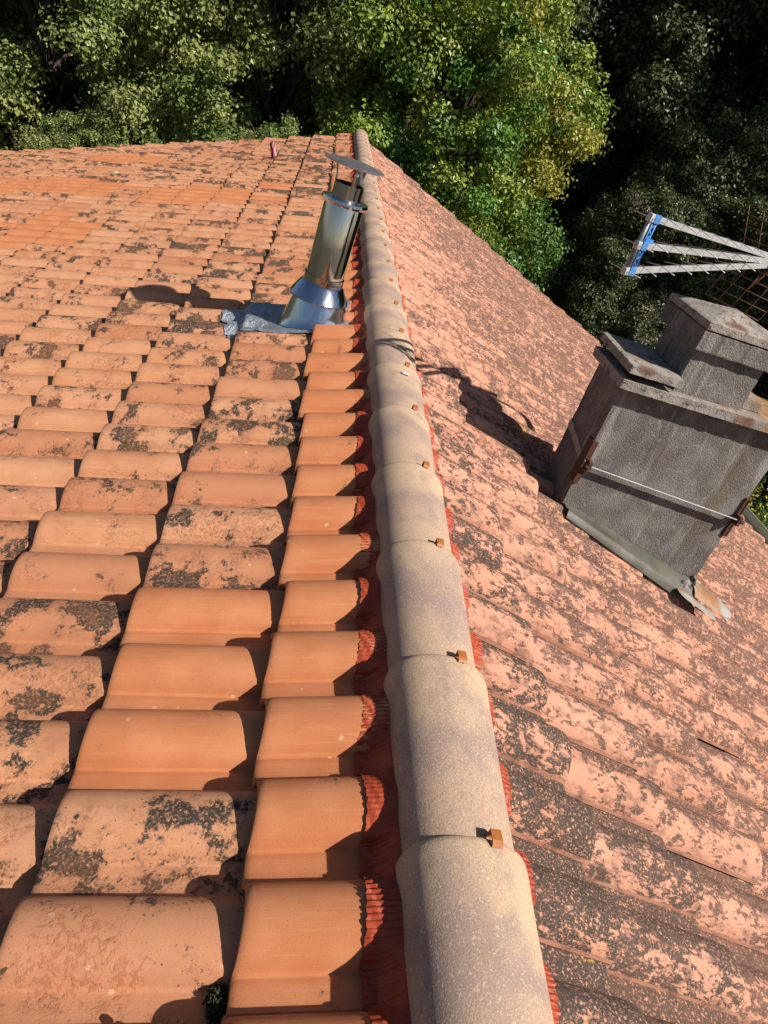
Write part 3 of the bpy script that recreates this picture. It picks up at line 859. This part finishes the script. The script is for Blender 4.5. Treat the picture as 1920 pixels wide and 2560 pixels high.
# scraps of white wire on the tiles right of the chimney
def wire(pts, r, mat, label, name="wire_scrap", cat="wire"):
    b = MB(); b.tube(pts, r, 6); o = b.build(name, mat); tag(o, label, cat, "wire scraps by the chimney"); return o
def onr(x, y, dz=.008): return (x, y, float(surf_right(np.array(x), np.array(y))) + dz)
wire([onr(1.665, 2.72, .02), onr(1.70, 2.70, .03), onr(1.745, 2.70, .02), onr(1.77, 2.69, .012)], .0028, M_WHITE, "short white wire bent over the tiles beside the chimney's right corner")
wire([onr(1.665, 2.72, .024), onr(1.70, 2.67, .03), onr(1.725, 2.62, .02)], .0028, M_WHITE, "straight white wire below the bent one at the chimney's right corner")
wire([onr(1.99, 2.80, .012), onr(2.035, 2.78, .012)], .0025, M_WHITE, "tiny white wire lying alone on tiles further right of the chimney")

# ------------------------------------------------------------------ television antenna
AS = .80
TIPM = Vector((.5679, 2.4400, .6890)); BD = Vector((.8645, .5026, 0)).normalized(); HD = Vector((BD.y, -BD.x, 0))
ROOT = TIPM + AS*(BD*1.00 + Vector((0, 0, .075)))
ant = empty("tv_antenna", ROOT - Vector((0, 0, .1)))
tag(ant, "three boom aluminium television antenna with blue spreader and rusty grid reflectors", "antenna")
def al(v): v = Vector(v) - ant.location; return tuple(v)
tips = [TIPM + Vector((0, 0, dz)) for dz in (.108*AS, .0, -.105*AS)]
roots = [ROOT + Vector((0, 0, dz)) for dz in (.015, 0, -.015)]
for ti, ro in zip(tips, roots):
    d = (ro - ti); L = d.length; d.normalize(); upv = HD.cross(d).normalized()
    b = MB(); b.obox(al((ti+ro)/2 + d*.01), tuple(d*L/2), tuple(HD*.006), tuple(upv*.0098)); b.build("boom", M_ALU, ant, bevel=.001)
    b = MB(); b.obox(al(ti - d*.012), tuple(d*.010), tuple(HD*.0105), tuple(upv*.013)); b.build("end_block", M_ALU, ant, bevel=.003)
    nd = 8
    for q in range(nd):
        s = .0 if q == 0 else .068 + (q-1)*.0945
        if s > L - .05: continue
        c = ti + d*s - upv*(.0 if q == 0 else .0) 
        hl_ = .066 - .0016*q
        b = MB()
        if q == 0:
            b.tube([al(c - d*.011 - HD*hl_), al(c - d*.011 + HD*hl_)], 0.0020, 6)
        else:
            o_ = upv*.0115
            b.tube([al(c + d*.0 - HD*hl_ + o_*.2), al(c - HD*.012 + o_*.9), al(c + o_*1.05), al(c + HD*.012 + o_*.9), al(c + HD*hl_ + o_*.2)], .0016, 6)
        b.build("director", M_ALU, ant)
# lattice spreader
d0 = (tips[2] - tips[0])
b = MB(); sd = BD*.013
for off in (0, 1):
    o_ = BD*(.010 + .019*off)
    b.tube([al(tips[0] + o_ + Vector((0, 0, .014))), al(tips[2] + o_ - Vector((0, 0, .014)))], .0034, 6)
N = 10
for q in range(N):
    a = tips[0] + d0*(q/N) + BD*(.010 + .019*(q % 2)); c = tips[0] + d0*((q+1)/N) + BD*(.010 + .019*((q+1) % 2))
    b.tube([al(a), al(c)], .0024, 6)
for t_ in tips: b.obox(al(t_ + BD*.019), tuple(BD*.014), tuple(HD*.007), (0, 0, .013))
b.obox(al(tips[0]*.6 + tips[2]*.4 + BD*.03), tuple(BD*.02), tuple(HD*.006), (0, 0, .007))
b.build("spreader", M_BLUE, ant)
b = MB(); b.tube([al(tips[0] - BD*.012), al(tips[2] - BD*.012)], .0085, 10); b.build("support_tube", mat_simple("grey_tube", (.20, .22, .26), (.15, .16, .20), 30, .4, .3), ant)
b = MB(); b.lathe([(0, .05), (.020, .048), (.030, .03), (.030, -.03), (.02, -.045), (0, -.047)], 20)
b.build("dipole_box", M_NAVY, ant, loc=al(ROOT + BD*.055 + Vector((0, 0, .045))))
b = MB(); b.obox(al(ROOT + BD*.05), tuple(BD*.07), tuple(HD*.02), (0, 0, .02)); b.build("boom_clamp", M_ALU, ant, bevel=.003)
mx = Vector((1.76, 2.90, 0))
b = MB(); b.tube([al((mx.x, mx.y, ROOT.z + .12)), al((mx.x, mx.y, -.05))], .017, 12); b.build("mast", M_ALU, ant)
b = MB(); b.tube([al(ROOT + BD*.05), al((mx.x, mx.y, ROOT.z))], .011, 10); b.build("mast_arm", M_ALU, ant)
b = MB(); b.obox(al((1.69, mx.y, .02)), (.075, 0, 0), (0, .012, 0), (0, 0, .012)); b.build("wall_bracket", M_RUST, ant)
# rusty wire reflector panels
def panel(A, E1, E2, n1, n2):
    b = MB()
    for i in range(n1+1): b.tube([al(A + E1*(i/n1)), al(A + E1*(i/n1) + E2)], .0013, 5)
    for i in range(n2+1): b.tube([al(A + E2*(i/n2)), al(A + E1 + E2*(i/n2))], .0015, 5)
    c = A + E1*.5 + E2*.5
    b.tube([al(c), al(ROOT + BD*.05)], .004, 6)
    b.build("reflector_grid", M_RUSTW, ant)
panel(Vector((1.1731, 3.0504, .9029)), Vector((.1041, -.1788, .0015)), Vector((.0341, -.0586, -.1534)), 3, 4)
panel(Vector((1.1822, 3.0348, .5392)), Vector((.1340, -.2304, -.0020)), Vector((.0222, -.0384, .1592)), 4, 4)

# ------------------------------------------------------------------ small things on the roof
cx_, cy_ = -1.0, 9.76
cz_ = float(surf_left(np.array(cx_), np.array(cy_)))
can = empty("drink_can", (cx_, cy_, cz_ + .002)); tag(can, "red and silver drink can standing on the far left slope", "drink can"); can.rotation_euler = (0, -.35, 0)
b = MB(); b.lathe([(0, 0), (.026, 0), (.033, .012), (.033, .150), (.027, .165)], 24)
t = NT("can_print"); o = t.obj(); t.out(t.mix(t.ramp(t.noise(t.scalevec(o, (30, 30, 6)), 1, 2), .52, .60), (.38, .012, .03), (.70, .55, .60)), .25, .4); b.build("can_body", t.m, can)
b = MB(); b.lathe([(.027, .164), (.0285, .169), (.025, .170), (.023, .165), (0, .165)], 24); b.build("can_lid", M_STEEL, can)
b = MB(); px, py = -2.56, 8.95; lump(b, (px, py, float(surf_left(np.array(px), np.array(py)))+.02), .030, 11, (1, .8, .8)); tag(b.build("pebble", M_WHITE), "small white pebble lying alone on clean far tiles of the left slope", "pebble")
b = MB(); b.tube([(x_, y_, float(surf_left(np.array(x_), np.array(y_))) + .007) for x_, y_ in ((-.462, .500), (-.452, .491), (-.437, .480))], [.004, .006, .007], 7); tag(b.build("twig", M_TWIG), "short brown twig lying on a lichened tile at the photo's bottom edge", "twig")

def moss(x, y, r, n, seed, label):
    rr = random.Random(seed)
    z0 = float(surf_left(np.array(x), np.array(y)))
    V, F = [], []
    for i in range(n):
        a, q = rr.uniform(0, 6.28), r*math.sqrt(rr.random())
        hgt = .9*r*(1-(q/r)**2)*rr.uniform(.4, 1)
        p = np.array([x + q*math.cos(a)*.7, y + q*math.sin(a)*1.3, z0 + hgt - .004])
        d = np.array([rr.gauss(0, 1), rr.gauss(0, 1), rr.gauss(.9, .6)]); d /= np.linalg.norm(d)
        s = np.cross(d, [rr.gauss(0, 1), rr.gauss(0, 1), rr.gauss(0, 1)]); s /= np.linalg.norm(s)
        L, W = rr.uniform(.005, .011), rr.uniform(.0012, .0025)
        k = len(V); V += [p - s*W*.5, p + d*L*.5 - s*W, p + d*L, p + d*L*.5 + s*W]; F.append([k, k+1, k+2, k+3])
    me = np_mesh("moss_tuft", np.array(V), np.array(F), False)
    o = link_mesh("moss_tuft", me, M_MOSS); tag(o, label, "moss", "moss tufts between the left tiles"); return o
moss(LX0 - 2*LDX - .005, LY0 + 1*PITCH - .09, .022, 900, 1, "dark moss tuft in the gap left of the second old tile from the bottom")
moss(LX0 - LDX*2 + .01, LY0 - .095, .024, 900, 2, "dark green moss tuft at the left edge near the photo's bottom")
moss(LX0 - LDX*.0 - .012, LY0 - 1*PITCH + .10, .020, 800, 3, "moss tuft at the bottom between first and second tile courses")
moss(LX0 - .01, LY0 + 11*PITCH - .10, .018, 600, 4, "small moss tuft at the clean tiles' edge, in front of the flue")
moss(LX0 - 2*LDX - .01, LY0 + 5*PITCH - .09, .018, 600, 5, "small grassy moss tuft in a dark tile gap at left centre")
moss(LX0 - 1*LDX - .01, LY0 + 8*PITCH - .09, .018, 600, 6, "moss tuft between the second and third courses midway up")

# ------------------------------------------------------------------ trees
def leaves_mesh(name, clumps, n_per, leaf, aspect, palette, seed, droop=.2, flat=.5):
    """clumps: list of (centre, radius, palette index)"""
    g = np.random.default_rng(seed)
    Vs, Cs = [], []
    subs = []
    for (c, r, pi, dens) in clumps:
        ns = 5 + int(g.integers(0, 4))
        for q in range(ns):
            o_ = g.normal(size=3)*np.array([.62, .62, .55])*r
            subs.append((c + o_, r*g.uniform(.28, .62), int(g.integers(0, len(palette))) if g.random() < .45 else pi, dens))
    for (c, r, pi, dens) in subs:
        n = int(n_per*dens*(r/.5)**2)
        nt_ = max(6, n//11)
        d = g.normal(size=(nt_, 3)); d[:, 2] += .2; d /= np.linalg.norm(d, axis=1)[:, None]
        stretch = np.array([g.uniform(.75, 1.3), g.uniform(.75, 1.3), g.uniform(.6, 1.15)])
        rad = r*(.35 + .85*g.random(nt_)**.8)
        tw = c + d*rad[:, None]*stretch
        tw[:, 2] -= .10*rad*g.random(nt_)
        ti = g.integers(0, nt_, n)
        p = tw[ti] + g.normal(size=(n, 3))*leaf*np.array([1.3, 1.3, .9])
        out = d[ti] + g.normal(size=(n, 3))*.42; out[:, 2] += .30
        nrm = out/np.linalg.norm(out, axis=1)[:, None]
        ax = g.normal(size=(n, 3)); ax[:, 2] -= droop*2
        ax -= nrm*(ax*nrm).sum(1)[:, None]; ax /= np.linalg.norm(ax, axis=1)[:, None]
        sd_ = np.cross(nrm, ax)
        L = leaf*(.45 + .95*g.random(n))[:, None]; W = L*aspect
        v0 = p - ax*L*.5; v2 = p + ax*L*.5
        fold = nrm*L*.12
        v1 = p + ax*L*.08 + sd_*W + fold; v3 = p + ax*L*.08 - sd_*W + fold
        Vs.append(np.stack([v0, v1, v2, v3], 1).reshape(-1, 3))
        pal = np.array(palette[pi]); w = g.random(n)
        base = pal[0] + (pal[1]-pal[0])*w[:, None]
        base = base*(.8 + .4*g.random(n))[:, None]*(.85 + .3*g.random())
        Cs.append(np.repeat(np.concatenate([base, np.ones((n, 1))], 1), 4, 0))
    V = np.concatenate(Vs); C = np.concatenate(Cs)
    F = np.arange(len(V)).reshape(-1, 4)
    me = np_mesh(name, V, F, False, None, C)
    return me

def trunk_mesh(h, r, clumps, seed):
    rr = random.Random(seed); b = MB()
    pts = [(0, 0, -.2), (.05*r, 0, h*.25), (rr.uniform(-.2, .2), rr.uniform(-.2, .2), h*.55), (rr.uniform(-.3, .3), rr.uniform(-.3, .3), h*.9)]
    b.tube(pts, [r*1.25, r, r*.7, r*.2], 10)
    for (c, q, *_) in clumps[::2]:
        z0 = min(max(h*.2, c[2]-abs(c[0])*.5-abs(c[1])*.4-.5), h*.85)
        f = z0/h; p0 = Vector((0, 0, z0)); p2 = Vector(tuple(float(q) for q in c)); p1 = p0.lerp(p2, .5) + Vector((rr.uniform(-.2, .2), rr.uniform(-.2, .2), .25))
        b.tube([p0, p1, p2], [r*.36*(1-f*.6), r*.2*(1-f*.5), r*.05], 6, False)
    bmesh.ops.recalc_face_normals(b.bm, faces=b.bm.faces)
    me = bpy.data.meshes.new("trunk"); b.bm.to_mesh(me); b.bm.free(); return me

def crown_clumps(n, rx, ry, z0, z1, rmin, rmax, seed, npal=1, shell=.55, dens=1.0):
    g = np.random.default_rng(seed); out = []
    cz, hz = (z0+z1)/2, (z1-z0)/2
    for i in range(n):
        d = g.normal(size=3); d /= np.linalg.norm(d)
        q = shell + (1-shell)*g.random()
        c = np.array([d[0]*rx*q, d[1]*ry*q, cz + d[2]*hz*q])
        out.append((c, g.uniform(rmin, rmax), int(g.integers(0, npal)), dens))
    return out

GZ = -5.6
OLIVE = [((.20, .25, .065), (.37, .39, .13)), ((.11, .18, .045), (.20, .27, .075)), ((.16, .22, .055), (.28, .32, .10))]
BRIGHT = [((.09, .22, .035), (.16, .31, .05)), ((.28, .30, .045), (.42, .37, .075)), ((.075, .165, .03), (.14, .235, .045)), ((.17, .29, .04), (.27, .36, .06)), ((.22, .29, .045), (.33, .37, .07))]
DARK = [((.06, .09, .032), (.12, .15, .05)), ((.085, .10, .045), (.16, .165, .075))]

def tree(loc, clumps, n_per, leaf, aspect, pal, seed, h, r, label, name="tree", cat="tree", group="trees behind the house"):
    root = empty(name, loc)
    tag(root, label, cat, group)
    link_mesh("trunk", trunk_mesh(h, r, clumps, seed), M_BARK, root)
    link_mesh("crown", leaves_mesh("crown", clumps, n_per, leaf, aspect, pal, seed), M_LEAF, root)
    return root
def copy_tree(src, loc, rotz, sc, label, group="trees behind the house"):
    r = src.copy(); COL.objects.link(r); r.location = loc; r.rotation_euler = (0, 0, rotz); r.scale = (sc, sc, sc)
    r["label"] = label; r["group"] = group
    for c in src.children:
        d = c.copy(); COL.objects.link(d); d.parent = r
    return r

t1 = tree((-6.2, 18.2, GZ), crown_clumps(40, 3.0, 2.4, 1.2, 9.5, .6, 1.1, 11, 3, 1.0), 1200, .088, .36, OLIVE, 21, 9.2, .26, "olive green leafy tree behind the far left corner of the roof")
t2 = tree((-1.6, 18.0, GZ), crown_clumps(42, 2.7, 2.3, 1.6, 10.5, .6, 1.05, 12, 3, 1.0), 1200, .088, .36, OLIVE, 22, 10, .26, "pale olive leafy tree behind the middle of the far roof edge")
t3 = tree((1.95, 16.4, GZ), crown_clumps(85, 2.5, 2.2, 1.0, 9.6, .4, .8, 13, 5, .6), 1150, .08, .34, BRIGHT, 23, 9.2, .22, "bright green tree with yellowing leaves right of the ridge end")
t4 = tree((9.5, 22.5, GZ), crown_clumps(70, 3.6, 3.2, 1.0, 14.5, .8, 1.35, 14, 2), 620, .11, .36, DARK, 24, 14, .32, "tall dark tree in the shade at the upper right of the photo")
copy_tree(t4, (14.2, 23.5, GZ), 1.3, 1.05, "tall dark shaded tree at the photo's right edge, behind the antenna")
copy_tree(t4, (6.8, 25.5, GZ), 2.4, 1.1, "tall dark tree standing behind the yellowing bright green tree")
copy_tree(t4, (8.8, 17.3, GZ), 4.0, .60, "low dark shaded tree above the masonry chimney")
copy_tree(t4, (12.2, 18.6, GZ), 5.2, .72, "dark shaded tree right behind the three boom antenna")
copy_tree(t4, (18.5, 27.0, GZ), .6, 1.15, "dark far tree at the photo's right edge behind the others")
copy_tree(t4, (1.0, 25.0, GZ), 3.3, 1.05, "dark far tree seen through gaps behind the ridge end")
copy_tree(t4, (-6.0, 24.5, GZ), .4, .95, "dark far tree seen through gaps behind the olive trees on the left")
copy_tree(t1, (-11.2, 19.0, GZ), 1.9, 1.0, "olive tree cut off by the left edge of the photo")
copy_tree(t2, (1.2, 20.5, GZ), 2.2, 1.0, "pale olive tree just behind the far end of the ridge")
# unseen tall trees added beside the house to shade the right-hand wood
copy_tree(t4, (17.5, 13.2, GZ), 2.0, 1.25, "unseen tall dark tree added to shade the wood, standing nearest on the right", "unseen trees added to shade the wood")
copy_tree(t4, (22.0, 16.0, GZ), 3.0, 1.30, "unseen tall dark tree added to shade the wood, standing farther right", "unseen trees added to shade the wood")
copy_tree(t4, (15.2, 16.4, GZ), .9, 1.05, "tall dark tree added for shade between the wood and the tallest shading trees", "unseen trees added to shade the wood")
sh = tree((6.3, 7.4, GZ), crown_clumps(26, 1.0, 1.4, .2, 3.0, .3, .55, 15, 3), 700, .06, .3, BRIGHT, 25, 2.2, .05, "sunlit green bush below the right eave beside the chimney", "bush", "bush", "bushes by the right eave")
copy_tree(sh, (6.6, 9.9, GZ), 1.7, .95, "green bush below the right eave, farther back behind the chimney", "bushes by the right eave")

copy_tree(t2, (-4.0, 22.0, GZ), .8, 1.1, "olive tree glimpsed between the two front olive trees on the left")
copy_tree(t1, (-9.5, 23.5, GZ), 2.6, 1.15, "olive tree far back at the upper left corner of the photo")
copy_tree(t4, (-12.0, 29.0, GZ), 1.0, 1.1, "dark far tree behind everything at the upper left corner")
copy_tree(t4, (-2.0, 30.0, GZ), 4.4, 1.2, "dark far tree farthest back behind the flue")
copy_tree(t4, (11.0, 30.0, GZ), 5.0, 1.2, "dark far tree farthest back at the upper right")
copy_tree(t1, (-4.2, 15.4, GZ), .5, .42, "low olive tree just behind the far left roof edge", "trees behind the house")
copy_tree(t2, (-1.2, 15.6, GZ), 2.5, .44, "low pale olive tree just behind the far roof edge, left of the flue", "trees behind the house")
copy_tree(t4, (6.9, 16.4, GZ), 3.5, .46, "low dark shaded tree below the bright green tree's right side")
copy_tree(t4, (19.0, 10.2, GZ), 1.2, 1.15, "unseen tall dark tree added to shade the wood, standing closest to the house", "unseen trees added to shade the wood")
